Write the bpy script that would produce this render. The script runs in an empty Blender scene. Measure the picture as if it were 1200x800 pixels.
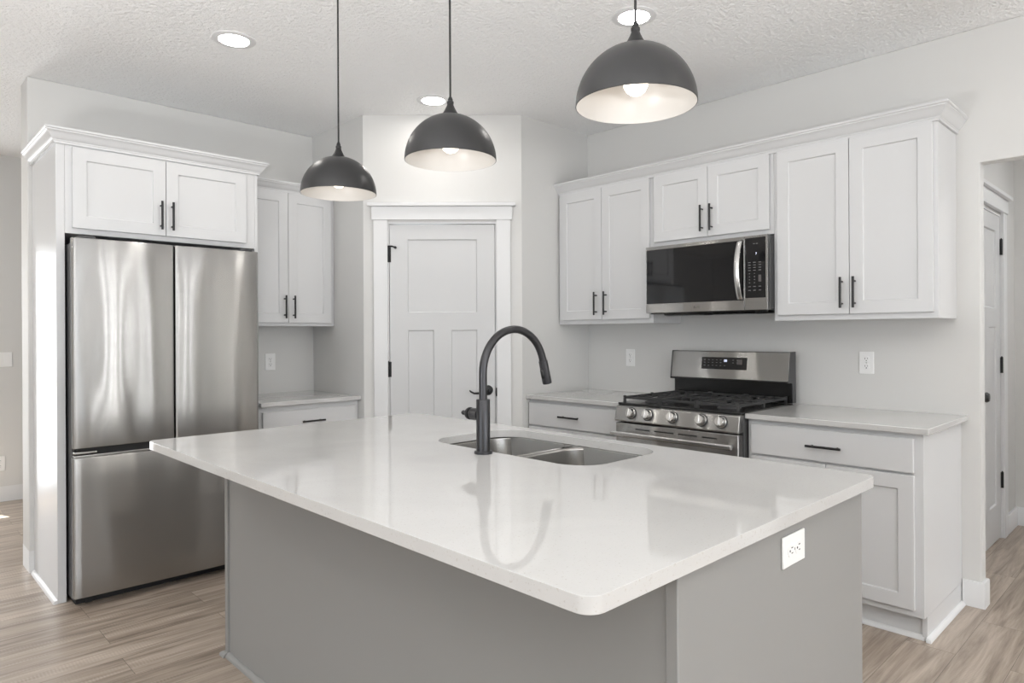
import bpy, bmesh, math, random
from mathutils import Vector, Matrix
random.seed(4)
scene = bpy.context.scene
COL = scene.collection
PI = math.pi

# ------------------------------------------------------------------ camera
cam_d = bpy.data.cameras.new('camera')
cam_d.sensor_fit = 'HORIZONTAL'; cam_d.sensor_width = 36.0
cam_d.lens = 36.0 * 792.0 / 1200.0
cam_d.shift_y = -9.03 / 1200.0
cam_d.clip_start = 0.05; cam_d.clip_end = 60
cam = bpy.data.objects.new('camera', cam_d); COL.objects.link(cam)
YAW = math.radians(45.97); ROLL = math.radians(-0.30)
fwd = Vector((math.cos(YAW), math.sin(YAW), 0)); rgt = Vector((math.sin(YAW), -math.cos(YAW), 0)); up = Vector((0, 0, 1))
r2 = rgt * math.cos(ROLL) - up * math.sin(-ROLL)
u2 = up * math.cos(ROLL) + rgt * math.sin(-ROLL)
cam.matrix_world = Matrix(((r2.x, u2.x, -fwd.x, 0), (r2.y, u2.y, -fwd.y, 0), (r2.z, u2.z, -fwd.z, 1.3152), (0, 0, 0, 1)))
scene.camera = cam

# ------------------------------------------------------------------ world, light, exposure
scene.view_settings.view_transform = 'Standard'
scene.view_settings.look = 'None'
scene.view_settings.gamma = 1.0
scene.view_settings.use_curve_mapping = False
scene.view_settings.exposure = 0.14
w = bpy.data.worlds.new('sky'); scene.world = w; w.use_nodes = True
w.node_tree.nodes['Background'].inputs[0].default_value = (0.86, 0.93, 1.0, 1)
w.node_tree.nodes['Background'].inputs[1].default_value = 1.2

K = dict(west=0.05, south=0.12, slits=0.9, dining=0.25, up1=1.45, up2=0.10, up3=0.60, cans=5.6, pendants=1.0, sky=2.4, hall=1.8)   # relative strengths
w.node_tree.nodes['Background'].inputs[1].default_value = 1.2 * K['sky']
XR_ = 3.835
def rect_light(name, loc, rot, sx, sy, power, col=(0.985, 0.985, 0.985)):
    d = bpy.data.lights.new(name, 'AREA'); d.shape = 'RECTANGLE'; d.size = sx; d.size_y = sy
    d.energy = power; d.color = col
    o = bpy.data.objects.new(name, d); COL.objects.link(o); o.location = loc; o.rotation_euler = rot
    return o
# daylight entering through the window openings behind the camera and in the dining room
rect_light('daylight_west', (-5.06, 1.0, 1.35), (0, -PI/2, 0), 1.9, 4.2, 150*K['west'])
rect_light('daylight_south', (0.2, -4.56, 1.35), (PI/2, 0, 0), 3.4, 1.9, 150*K['south'])
SLITS = (2.22, 2.55, 2.78, 3.16, 3.52)          # narrow light slits, added to put streaks in the refrigerator's steel
SLITS_R = (-3.75, -2.75, -1.95)                 # more added slits, in the wall past the hallway
for q in SLITS: rect_light('streak_slit', (q, -4.56, 1.15), (PI/2, 0, 0), .07, 2.0, 9.0*K['slits'])
for q in SLITS_R: rect_light('streak_slit', (XR_+.045, q, 1.15), (0, PI/2, 0), 2.0, .07, 7.0*K['slits'])
rect_light('daylight_dining', (0.295, 6.76, 1.08), (-PI/2, 0, 0), 0.50, 1.95, 60*K['dining'])
# unseen lights added behind the camera, imitating flash bounced off the ceiling
for i_, (ux, uy) in enumerate(((-1.0, -1.6), (1.5, -1.1), (-.7, 1.3))):
    rect_light('ceiling_bounce', (ux, uy, 1.0), (PI, 0, 0), 0.5, 0.5, 100*K['up%d' % (i_+1)])
# unseen disc lights added behind the camera for streaky refrigerator reflections
for lx, ly in ((2.25, -2.0), (3.05, -2.0), (3.35, -.95), (2.0, -.8), (2.6, -3.4), (1.2, -3.4)):
    d_ = bpy.data.lights.new('streak_disc', 'AREA'); d_.shape = 'DISK'; d_.size = .12; d_.energy = 2.5; d_.color = (1.0, .94, .86)
    o_ = bpy.data.objects.new('streak_disc', d_); COL.objects.link(o_); o_.location = (lx, ly, 2.752)
d_ = bpy.data.lights.new('far_wall_fill', 'AREA'); d_.shape = 'DISK'; d_.size = .3; d_.energy = 26.0; d_.color = (1.0, .96, .90)  # unseen disc light, added to brighten the far wall
o_ = bpy.data.objects.new('far_wall_fill', d_); COL.objects.link(o_); o_.location = (-.9, 5.2, 2.70)
rect_light('hall_fill', (4.9, -.3, 2.70), (0, 0, 0), 0.16, 0.16, 10*K['hall'])  # unseen light added to brighten the hallway
sd = bpy.data.lights.new('sun', 'SUN'); sd.energy = 9.0*K['sky']; sd.angle = 0.009; sd.color = (1, .96, .9)
so = bpy.data.objects.new('sun', sd); COL.objects.link(so)
so.rotation_euler = Vector((0.405, -0.914, -2.69)).to_track_quat('-Z', 'Y').to_euler()

# ------------------------------------------------------------------ materials
def mat(name, col, rough=0.5, metal=0.0, spec=0.5, emit=None, es=0.0, coat=0.0, aniso=0.0, tangent=None):
    m = bpy.data.materials.new(name); m.use_nodes = True
    b = m.node_tree.nodes['Principled BSDF']
    b.inputs['Base Color'].default_value = (*col, 1); b.inputs['Roughness'].default_value = rough
    b.inputs['Metallic'].default_value = metal; b.inputs['Specular IOR Level'].default_value = spec
    b.inputs['Coat Weight'].default_value = coat
    if emit: b.inputs['Emission Color'].default_value = (*emit, 1); b.inputs['Emission Strength'].default_value = es
    if aniso:
        b.inputs['Anisotropic'].default_value = aniso
        c = m.node_tree.nodes.new('ShaderNodeCombineXYZ')
        for i in range(3): c.inputs[i].default_value = tangent[i]
        m.node_tree.links.new(c.outputs[0], b.inputs['Tangent'])
    return m

def node(m, t, **kw):
    n = m.node_tree.nodes.new(t)
    for k, v in kw.items(): setattr(n, k, v)
    return n

def add_bump(m, scale, strength, dist, detail=4.0, stretch=None, kind='noise'):
    nt = m.node_tree; b = nt.nodes['Principled BSDF']
    g = node(m, 'ShaderNodeNewGeometry'); mp = node(m, 'ShaderNodeMapping')
    if stretch: mp.inputs['Scale'].default_value = stretch
    nt.links.new(g.outputs['Position'], mp.inputs['Vector'])
    n = node(m, 'ShaderNodeTexNoise'); n.inputs['Scale'].default_value = scale; n.inputs['Detail'].default_value = detail
    nt.links.new(mp.outputs[0], n.inputs['Vector'])
    bp = node(m, 'ShaderNodeBump'); bp.inputs['Strength'].default_value = strength; bp.inputs['Distance'].default_value = dist
    nt.links.new(n.outputs['Fac'], bp.inputs['Height']); nt.links.new(bp.outputs[0], b.inputs['Normal'])
    return n

M_wall = mat('wall_paint', (0.655, 0.650, 0.635), 0.6); add_bump(M_wall, 260, 0.12, 0.002)
M_ceil = mat('ceiling_paint', (0.92, 0.922, 0.92), 0.8)
n = add_bump(M_ceil, 60, 1.0, 0.010, 3.0)
M_white = mat('white_lacquer', (0.638, 0.641, 0.646), 0.32)
M_trim = mat('white_trim_paint', (0.74, 0.742, 0.745), 0.35)
M_door = mat('white_door_paint', (0.615, 0.617, 0.62), 0.38)
M_island = mat('grey_cabinet_paint', (0.282, 0.281, 0.273), 0.42)
M_black = mat('matte_black_metal', (0.018, 0.018, 0.019), 0.38, 0.3)
M_shade = mat('black_enamel', (0.022, 0.022, 0.023), 0.36, 0.0, 0.5); 
M_lining = mat('white_enamel_lining', (0.70, 0.685, 0.665), 0.35)
M_cord = mat('black_cord', (0.012, 0.012, 0.012), 0.6)
M_bulb = mat('lit_bulb', (1, 1, 1), 0.4, emit=(1.0, 0.86, 0.68), es=3.0*K['pendants'])
M_can = mat('lit_lens', (1, 1, 1), 0.4, emit=(1.0, 0.96, 0.91), es=10*K['cans'])
def brushed(name, col, rough, an):
    m = bpy.data.materials.new(name); m.use_nodes = True; nt = m.node_tree
    nt.nodes.remove(nt.nodes['Principled BSDF'])
    gl = nt.nodes.new('ShaderNodeBsdfAnisotropic'); gl.inputs['Color'].default_value = (*col, 1)
    gl.inputs['Roughness'].default_value = rough; gl.inputs['Anisotropy'].default_value = an
    c = nt.nodes.new('ShaderNodeCombineXYZ'); c.inputs[2].default_value = 1.0
    nt.links.new(c.outputs[0], gl.inputs['Tangent'])
    g = nt.nodes.new('ShaderNodeNewGeometry'); mp = nt.nodes.new('ShaderNodeMapping'); mp.inputs['Scale'].default_value = (1.3, 1.3, 0.25)
    nt.links.new(g.outputs['Position'], mp.inputs['Vector'])
    nz = nt.nodes.new('ShaderNodeTexNoise'); nz.inputs['Scale'].default_value = 6.0; nz.inputs['Detail'].default_value = 0.0
    nt.links.new(mp.outputs[0], nz.inputs['Vector'])
    bp = nt.nodes.new('ShaderNodeBump'); bp.inputs['Strength'].default_value = 0.6; bp.inputs['Distance'].default_value = 0.005
    nt.links.new(nz.outputs['Fac'], bp.inputs['Height']); nt.links.new(bp.outputs[0], gl.inputs['Normal'])
    nt.links.new(gl.outputs[0], nt.nodes['Material Output'].inputs['Surface'])
    return m
M_steel = brushed('brushed_steel', (0.45, 0.446, 0.437), 0.23, -0.80)
M_steel2 = mat('polished_steel', (0.60, 0.595, 0.585), 0.22, 1.0)
M_sink = mat('satin_sink_steel', (0.40, 0.39, 0.375), 0.24, 1.0)
M_case = mat('dark_grey_case', (0.055, 0.055, 0.057), 0.45)
M_blackglass = mat('black_glass', (0.012, 0.012, 0.013), 0.04, 0.0, 0.55)
M_enamel = mat('black_cooktop_enamel', (0.012, 0.012, 0.012), 0.22)
M_iron = mat('cast_iron', (0.035, 0.035, 0.036), 0.55)
M_gun = mat('gunmetal_faucet', (0.062, 0.062, 0.066), 0.33, 0.8)
M_plate = mat('white_plastic', (0.84, 0.84, 0.835), 0.35)
M_slot = mat('dark_slot', (0.03, 0.03, 0.03), 0.6)
M_print = mat('pale_print', (0.17, 0.17, 0.175), 0.5)
M_digit = mat('lit_digits', (0.7, 0.75, 0.9), 0.5, emit=(0.75, 0.8, 1.0), es=1.2)
M_logo = mat('grey_logo', (0.10, 0.09, 0.09), 0.4)
M_gap = mat('dark_gasket', (0.02, 0.02, 0.021), 0.7)

# quartz: near-white with faint warm clouds and flecks
M_quartz = mat('white_quartz', (0.72, 0.715, 0.70), 0.03, 0, 0.75)
nt = M_quartz.node_tree; b = nt.nodes['Principled BSDF']
g = node(M_quartz, 'ShaderNodeNewGeometry')
n1 = node(M_quartz, 'ShaderNodeTexNoise'); n1.inputs['Scale'].default_value = 3.0; n1.inputs['Detail'].default_value = 6; n1.inputs['Distortion'].default_value = 1.2
r1 = node(M_quartz, 'ShaderNodeValToRGB')
r1.color_ramp.elements[0].position = .35; r1.color_ramp.elements[0].color = (.56, .555, .546, 1)
r1.color_ramp.elements[1].position = .60; r1.color_ramp.elements[1].color = (.585, .58, .57, 1)
n2 = node(M_quartz, 'ShaderNodeTexNoise'); n2.inputs['Scale'].default_value = 190.0
r2_ = node(M_quartz, 'ShaderNodeValToRGB')
r2_.color_ramp.elements[0].position = .28; r2_.color_ramp.elements[0].color = (.86, .83, .79, 1)
r2_.color_ramp.elements[1].position = .36; r2_.color_ramp.elements[1].color = (1, 1, 1, 1)
mx = node(M_quartz, 'ShaderNodeMix', data_type='RGBA', blend_type='MULTIPLY'); mx.inputs['Factor'].default_value = 1
nt.links.new(g.outputs['Position'], n1.inputs['Vector']); nt.links.new(g.outputs['Position'], n2.inputs['Vector'])
nt.links.new(n1.outputs['Fac'], r1.inputs[0]); nt.links.new(n2.outputs['Fac'], r2_.inputs[0])
nt.links.new(r1.outputs[0], mx.inputs[6]); nt.links.new(r2_.outputs[0], mx.inputs[7]); nt.links.new(mx.outputs[2], b.inputs['Base Color'])

# vinyl plank floor, boards running along X
M_floor = mat('wood_plank_floor', (0.3, 0.25, 0.2), 0.36, 0, 0.5)
nt = M_floor.node_tree; b = nt.nodes['Principled BSDF']
g = node(M_floor, 'ShaderNodeNewGeometry')
br = node(M_floor, 'ShaderNodeTexBrick'); br.offset = 0.37; br.squash = 1.0
br.inputs['Scale'].default_value = 1.0; br.inputs['Brick Width'].default_value = 1.22; br.inputs['Row Height'].default_value = 0.182
br.inputs['Mortar Size'].default_value = 0.0009; br.inputs['Mortar Smooth'].default_value = 0.2
br.inputs['Color1'].default_value = (0, 0, 0, 1); br.inputs['Color2'].default_value = (1, 1, 1, 1); br.inputs['Mortar'].default_value = (0.3, 0.3, 0.3, 1)
nt.links.new(g.outputs['Position'], br.inputs['Vector'])
off = node(M_floor, 'ShaderNodeVectorMath', operation='MULTIPLY_ADD')
off.inputs[1].default_value = (7.3, 3.1, 5.7)
nt.links.new(br.outputs['Color'], off.inputs[0]); nt.links.new(g.outputs['Position'], off.inputs[2])
mp = node(M_floor, 'ShaderNodeMapping'); mp.inputs['Scale'].default_value = (1.1, 15.0, 1.0)
nt.links.new(off.outputs[0], mp.inputs['Vector'])
gn = node(M_floor, 'ShaderNodeTexNoise'); gn.inputs['Scale'].default_value = 1.6; gn.inputs['Detail'].default_value = 7; gn.inputs['Roughness'].default_value = .62; gn.inputs['Distortion'].default_value = 0.6
nt.links.new(mp.outputs[0], gn.inputs['Vector'])
mp2 = node(M_floor, 'ShaderNodeMapping'); mp2.inputs['Scale'].default_value = (5.0, 110.0, 1.0)
nt.links.new(off.outputs[0], mp2.inputs['Vector'])
gn2 = node(M_floor, 'ShaderNodeTexNoise'); gn2.inputs['Scale'].default_value = 1.5; gn2.inputs['Detail'].default_value = 4
nt.links.new(mp2.outputs[0], gn2.inputs['Vector'])
ramp = node(M_floor, 'ShaderNodeValToRGB')
e = ramp.color_ramp.elements
e[0].position = .28; e[0].color = (.190, .148, .115, 1)
e[1].position = .74; e[1].color = (.500, .425, .355, 1)
k = ramp.color_ramp.elements.new(.5); k.color = (.345, .283, .230, 1)
addn = node(M_floor, 'ShaderNodeMath', operation='MULTIPLY_ADD'); addn.inputs[1].default_value = 0.16
nt.links.new(br.outputs['Color'], addn.inputs[0])
a2 = node(M_floor, 'ShaderNodeMath', operation='MULTIPLY_ADD'); a2.inputs[1].default_value = 0.22
nt.links.new(gn2.outputs['Fac'], a2.inputs[0]); nt.links.new(gn.outputs['Fac'], a2.inputs[2])
sub = node(M_floor, 'ShaderNodeMath', operation='SUBTRACT'); sub.inputs[1].default_value = 0.19
nt.links.new(a2.outputs[0], sub.inputs[0]); nt.links.new(sub.outputs[0], addn.inputs[2])
nt.links.new(addn.outputs[0], ramp.inputs[0])
wv = node(M_floor, 'ShaderNodeTexWave', wave_type='BANDS', bands_direction='X'); wv.inputs['Scale'].default_value = 26; wv.inputs['Distortion'].default_value = 1.5; wv.inputs['Detail'].default_value = 2; wv.inputs['Detail Scale'].default_value = 3
nt.links.new(off.outputs[0], wv.inputs['Vector'])
mp3 = node(M_floor, 'ShaderNodeMapping'); mp3.inputs['Scale'].default_value = (1.6, 14.0, 1.0); mp3.inputs['Location'].default_value = (3.3, 9.1, 0)
nt.links.new(off.outputs[0], mp3.inputs['Vector'])
gn3 = node(M_floor, 'ShaderNodeTexNoise'); gn3.inputs['Scale'].default_value = 1.3; gn3.inputs['Detail'].default_value = 3
nt.links.new(mp3.outputs[0], gn3.inputs['Vector'])
mk = node(M_floor, 'ShaderNodeMapRange'); mk.inputs[1].default_value = .52; mk.inputs[2].default_value = .68
nt.links.new(gn3.outputs['Fac'], mk.inputs[0])
sm = node(M_floor, 'ShaderNodeMath', operation='MULTIPLY'); nt.links.new(wv.outputs['Fac'], sm.inputs[0]); nt.links.new(mk.outputs[0], sm.inputs[1])
sm2 = node(M_floor, 'ShaderNodeMath', operation='MULTIPLY_ADD'); sm2.inputs[1].default_value = .10
nt.links.new(sm.outputs[0], sm2.inputs[0]); nt.links.new(addn.outputs[0], sm2.inputs[2]); nt.links.new(sm2.outputs[0], ramp.inputs[0])
mo = node(M_floor, 'ShaderNodeMix', data_type='RGBA'); mo.inputs[7].default_value = (.10, .08, .06, 1)
nt.links.new(br.outputs['Fac'], mo.inputs['Factor']); nt.links.new(ramp.outputs[0], mo.inputs[6]); nt.links.new(mo.outputs[2], b.inputs['Base Color'])
bpn = node(M_floor, 'ShaderNodeBump'); bpn.inputs['Strength'].default_value = .25; bpn.inputs['Distance'].default_value = .002
nt.links.new(a2.outputs[0], bpn.inputs['Height']); nt.links.new(bpn.outputs[0], b.inputs['Normal'])

# ------------------------------------------------------------------ mesh helpers
class MB:
    def __init__(s): s.bm = bmesh.new()
    def box(s, x0, x1, y0, y1, z0, z1):
        v = [s.bm.verts.new(p) for p in ((x0,y0,z0),(x1,y0,z0),(x1,y1,z0),(x0,y1,z0),(x0,y0,z1),(x1,y0,z1),(x1,y1,z1),(x0,y1,z1))]
        for f in ((3,2,1,0),(4,5,6,7),(0,1,5,4),(1,2,6,5),(2,3,7,6),(3,0,4,7)): s.bm.faces.new([v[i] for i in f])
        return s
    def prism(s, pts, z0, z1):               # plan polygon, counter-clockwise
        a = [s.bm.verts.new((p[0], p[1], z0)) for p in pts]; t = [s.bm.verts.new((p[0], p[1], z1)) for p in pts]
        s.bm.faces.new(a[::-1]); s.bm.faces.new(t)
        for i in range(len(pts)):
            j = (i+1) % len(pts); s.bm.faces.new((a[i], a[j], t[j], t[i]))
        return s
    def extr(s, pts, x0, x1):                # (y,z) polygon extruded along x
        a = [s.bm.verts.new((x0, p[0], p[1])) for p in pts]; t = [s.bm.verts.new((x1, p[0], p[1])) for p in pts]
        s.bm.faces.new(a); s.bm.faces.new(t[::-1])
        for i in range(len(pts)):
            j = (i+1) % len(pts); s.bm.faces.new((a[j], a[i], t[i], t[j]))
        return s
    def tube(s, pts, r, n=16, cap=True):     # round tube along points; r number or list
        pts = [Vector(p) for p in pts]; rings = []
        rs = r if isinstance(r, (list, tuple)) else [r]*len(pts)
        up = None
        for i, p in enumerate(pts):
            d = (pts[min(i+1, len(pts)-1)] - pts[max(i-1, 0)]).normalized()
            if up is None:
                up = Vector((0,0,1)) if abs(d.z) < .9 else Vector((1,0,0))
            a = (up - d*up.dot(d)).normalized(); b_ = d.cross(a); up = a
            rings.append([s.bm.verts.new(p + (a*math.cos(2*PI*k/n) + b_*math.sin(2*PI*k/n))*rs[i]) for k in range(n)])
        for A, B in zip(rings, rings[1:]):
            for k in range(n):
                s.bm.faces.new((A[k], A[(k+1)%n], B[(k+1)%n], B[k]))
        if cap:
            s.bm.faces.new(rings[0][::-1]); s.bm.faces.new(rings[-1])
        return s
    def lathe(s, prof, c=(0,0,0), n=48, axis='z'):   # profile of (radius, height)
        rings = []
        for r, z in prof:
            if r < 1e-6: rings.append([s.bm.verts.new((c[0], c[1], c[2]+z))])
            else: rings.append([s.bm.verts.new((c[0]+r*math.cos(2*PI*k/n), c[1]+r*math.sin(2*PI*k/n), c[2]+z)) for k in range(n)])
        for A, B in zip(rings, rings[1:]):
            if len(A) == 1 and len(B) == 1: continue
            for k in range(n):
                if len(A) == 1: s.bm.faces.new((A[0], B[(k+1)%n], B[k]))
                elif len(B) == 1: s.bm.faces.new((A[k], A[(k+1)%n], B[0]))
                else: s.bm.faces.new((A[k], A[(k+1)%n], B[(k+1)%n], B[k]))
        return s
    def xf(s, m):
        bmesh.ops.transform(s.bm, matrix=m, verts=s.bm.verts); return s
    def sweep(s, path, prof, closed=False):  # prof (d outward = right-hand side, z); mitred, closed profile
        n = len(path); P = [Vector((p[0], p[1], 0)) for p in path]; rings = []
        for i in range(n):
            ds = []
            if i > 0: ds.append((P[i]-P[i-1]).normalized())
            if i < n-1: ds.append((P[i+1]-P[i]).normalized())
            ns = [Vector((d.y, -d.x, 0)) for d in ds]
            if len(ns) == 2:
                m = (ns[0]+ns[1]).normalized(); m = m / m.dot(ns[0])
            else: m = ns[0]
            rings.append([s.bm.verts.new(P[i] + m*d + Vector((0,0,z))) for d, z in prof])
        k = len(prof)
        for A, B in zip(rings, rings[1:]):
            for j in range(k): s.bm.faces.new((A[j], B[j], B[(j+1)%k], A[(j+1)%k]))
        s.bm.faces.new(rings[0]); s.bm.faces.new(rings[-1][::-1])
        return s
    def panel_door(s, x0, x1, z0, z1, y0, y1, panels, rec=0.008, ch=0.004):
        """slab, front at y0, with recessed flat panels"""
        xs = sorted({x0, x1, *[p[0] for p in panels], *[p[1] for p in panels]})
        zs = sorted({z0, z1, *[p[2] for p in panels], *[p[3] for p in panels]})
        V = {}
        def v(x, y, z):
            k = (round(x,5), round(y,5), round(z,5))
            if k not in V: V[k] = s.bm.verts.new((x, y, z))
            return V[k]
        for a, b_ in zip(xs, xs[1:]):
            for c, d in zip(zs, zs[1:]):
                mxx, mzz = (a+b_)/2, (c+d)/2
                if any(p[0] < mxx < p[1] and p[2] < mzz < p[3] for p in panels): continue
                s.bm.faces.new((v(a,y0,c), v(b_,y0,c), v(b_,y0,d), v(a,y0,d)))
        for p in panels:
            px = [q for q in xs if p[0]-1e-6 <= q <= p[1]+1e-6]; pz = [q for q in zs if p[2]-1e-6 <= q <= p[3]+1e-6]
            loop = [(q, pz[0]) for q in px] + [(px[-1], q) for q in pz[1:]] + [(q, pz[-1]) for q in px[-2::-1]] + [(px[0], q) for q in pz[-2:0:-1]]
            cx, cz = (p[0]+p[1])/2, (p[2]+p[3])/2
            def ins(q):
                return (min(max(q[0], p[0]+ch), p[1]-ch), min(max(q[1], p[2]+ch), p[3]-ch))
            o = [v(q[0], y0, q[1]) for q in loop]
            i_ = [s.bm.verts.new((ins(q)[0], y0+rec, ins(q)[1])) for q in loop]
            for k in range(len(loop)):
                j = (k+1) % len(loop); s.bm.faces.new((o[k], o[j], i_[j], i_[k]))
            s.bm.faces.new(i_)
        bx = [(x, z0) for x in xs] + [(x1, z) for z in zs[1:]] + [(x, z1) for x in xs[-2::-1]] + [(x0, z) for z in zs[-2:0:-1]]
        f = [v(q[0], y0, q[1]) for q in bx]; bk = [s.bm.verts.new((q[0], y1, q[1])) for q in bx]
        for k in range(len(bx)):
            j = (k+1) % len(bx); s.bm.faces.new((f[j], f[k], bk[k], bk[j]))
        s.bm.faces.new(bk[::-1])
        return s
    def build(s, name, material, parent=None, bevel=0.0, seg=2, smooth=True):
        bmesh.ops.recalc_face_normals(s.bm, faces=s.bm.faces)
        me = bpy.data.meshes.new(name); s.bm.to_mesh(me); s.bm.free()
        me.materials.append(material)
        if smooth:
            for p in me.polygons: p.use_smooth = True
            try: me.set_sharp_from_angle(angle=math.radians(32))
            except Exception: pass
        o = bpy.data.objects.new(name, me); COL.objects.link(o)
        if parent: o.parent = parent
        if bevel:
            md = o.modifiers.new('bevel', 'BEVEL'); md.width = bevel; md.segments = seg; md.limit_method = 'ANGLE'; md.angle_limit = math.radians(40)
            md.harden_normals = False
        return o

def thing(name, label, cat, loc=(0,0,0), rz=0.0, group=None):
    o = bpy.data.objects.new(name, None); COL.objects.link(o); o.location = loc; o.rotation_euler = (0, 0, rz)
    o.empty_display_size = .05
    o['label'] = label; o['category'] = cat
    if group: o['group'] = group
    return o
def tag(o, label, cat, group=None):
    o['label'] = label; o['category'] = cat
    if group: o['group'] = group
    return o
def struct(o, label=None, cat=None):
    o['kind'] = 'structure'
    if label: o['label'] = label
    if cat: o['category'] = cat
    return o
def copy_tree(o, parent=None):
    c = o.copy(); COL.objects.link(c); c.parent = parent
    for ch in list(o.children): copy_tree(ch, c)
    return c
def rounded_rect(cx, cy, hx, hy, r, n=8):
    pts = []
    for sx, sy, a0 in ((1,1,0),(-1,1,90),(-1,-1,180),(1,-1,270)):
        for k in range(n+1):
            a = math.radians(a0 + 90*k/n)
            pts.append((cx+sx*(hx-r)+r*math.cos(a), cy+sy*(hy-r)+r*math.sin(a)))
    return pts
def text_mesh(txt, size, depth=0.0004):
    c = bpy.data.curves.new('lettering', 'FONT'); c.body = txt; c.size = size; c.extrude = depth; c.align_x = 'CENTER'; c.align_y = 'CENTER'
    o = bpy.data.objects.new('lettering', c); COL.objects.link(o)
    bpy.context.view_layer.update()
    me = bpy.data.meshes.new_from_object(o.evaluated_get(bpy.context.evaluated_depsgraph_get()))
    bm = bmesh.new(); bm.from_mesh(me)
    bpy.data.objects.remove(o); bpy.data.curves.remove(c); bpy.data.meshes.remove(me)
    mb = MB(); mb.bm.free(); mb.bm = bm
    mb.xf(Matrix.Rotation(PI/2, 4, 'X'))          # stands up, reads from -y
    return mb

# ------------------------------------------------------------------ dimensions
XR = 3.835; YF = 4.562; XP = 2.39; YP = 3.163; ZC = 2.76; YE = 0.762
PA = Vector((XP, 3.875)); PB = Vector((3.152, YP)); PD = (PB-PA).normalized(); PN = Vector((-PD.y, PD.x)); DROT = math.atan2(PD.y, PD.x)
DLEN = (PB-PA).length

# ------------------------------------------------------------------ shell
struct(MB().box(-5.2, 6.2, -4.7, 7.0, -0.1, 0.0).build('floor', M_floor, smooth=False), 'greyish brown wood plank floor', 'floor')
struct(MB().box(-5.2, 6.2, -4.7, 7.0, ZC, ZC+.1).build('ceiling', M_ceil, smooth=False), 'off-white ceiling with a knockdown texture', 'ceiling')
struct(MB().box(.676, 2.60, YF, YF+.20, 0, ZC).build('wall_back', M_wall, bevel=.006), 'pale grey wall behind the refrigerator', 'wall')
def pd(x, y): q = PA + PD*x + PN*y; return (q.x, q.y)
D0, D1, DH = .155, .880, 2.055     # pantry door opening along the diagonal
struct(MB().prism([(XP, YF-.001), (XP, PA.y), pd(D0, 0), pd(D0, .11), (XP+.11, PA.y+.05), (XP+.11, YF-.001)], 0, ZC).build('wall_pantry_left', M_wall, smooth=False), 'pale grey side wall left of the pantry door', 'wall')
struct(MB().prism([pd(D1, 0), (PB.x, PB.y), (XR-.001, YP), (XR-.001, YP+.11), (PB.x+.05, YP+.11), pd(D1, .11)], 0, ZC).build('wall_pantry_right', M_wall, smooth=False), 'pale grey side wall right of the pantry door', 'wall')
struct(MB().prism([pd(D0, 0), pd(D1, 0), pd(D1, .11), pd(D0, .11)], DH, ZC).build('wall_pantry_front', M_wall, smooth=False), 'pale grey wall above the pantry door', 'wall')
WT = .085
poly = [(-1.0, 0), (-.45, 0), (-.45, 2.118), (YE, 2.118), (YE, 0), (4.76, 0), (4.76, ZC), (-1.0, ZC)]
m = MB().extr(poly, XR, XR+WT)
struct(m.build('wall_right', M_wall, bevel=.005), 'pale grey wall behind the gas range', 'wall')
m = MB(); e_ = -1.0
for q in sorted(SLITS_R, reverse=True):
    m.box(XR, XR+WT, q+.045, e_, 0, ZC).box(XR, XR+WT, q-.045, q+.045, 0, .15).box(XR, XR+WT, q-.045, q+.045, 2.15, ZC); e_ = q-.045
m.box(XR, XR+WT, -4.6, e_, 0, ZC)
struct(m.build('wall_right_rear', M_wall, smooth=False), 'pale grey wall with added narrow light slits behind the camera', 'wall')
struct(MB().box(-5.0, 2.6, 6.69, 6.79, 2.05, ZC).box(-5.0, .02, 6.69, 6.79, 0, 2.05).box(.57, 2.6, 6.69, 6.79, 0, 2.05).build('wall_far', M_wall, smooth=False), 'pale grey wall of the room beyond the refrigerator', 'wall')
struct(MB().box(2.5, 2.6, YF+.2, 6.69, 0, ZC).build('wall_far_side', M_wall, smooth=False), 'pale grey side wall of the far room', 'wall')
m = MB().box(-5.1, -5.0, -4.6, -1.1, 0, ZC).box(-5.1, -5.0, 3.1, 6.79, 0, ZC).box(-5.1, -5.0, -1.1, 3.1, 0, .4).box(-5.1, -5.0, -1.1, 3.1, 2.3, ZC)
struct(m.build('wall_left', M_wall, smooth=False), 'pale grey wall with a wide window opposite the range', 'wall')
m = MB().box(-5.0, -1.5, -4.6, -4.5, 0, ZC).box(1.9, SLITS[0]-.045, -4.6, -4.5, 0, ZC).box(SLITS[-1]+.045, XR, -4.6, -4.5, 0, ZC)
for q0, q1 in zip(SLITS, SLITS[1:]): m.box(q0+.045, q1-.045, -4.6, -4.5, 0, ZC)
for q in SLITS: m.box(q-.045, q+.045, -4.6, -4.5, 0, .15).box(q-.045, q+.045, -4.6, -4.5, 2.15, ZC)
m
m.box(-1.5, 1.9, -4.6, -4.5, 0, .4).box(-1.5, 1.9, -4.6, -4.5, 2.3, ZC)
struct(m.build('wall_front', M_wall, smooth=False), 'pale grey wall with windows and added light slits opposite the refrigerator', 'wall')
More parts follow.
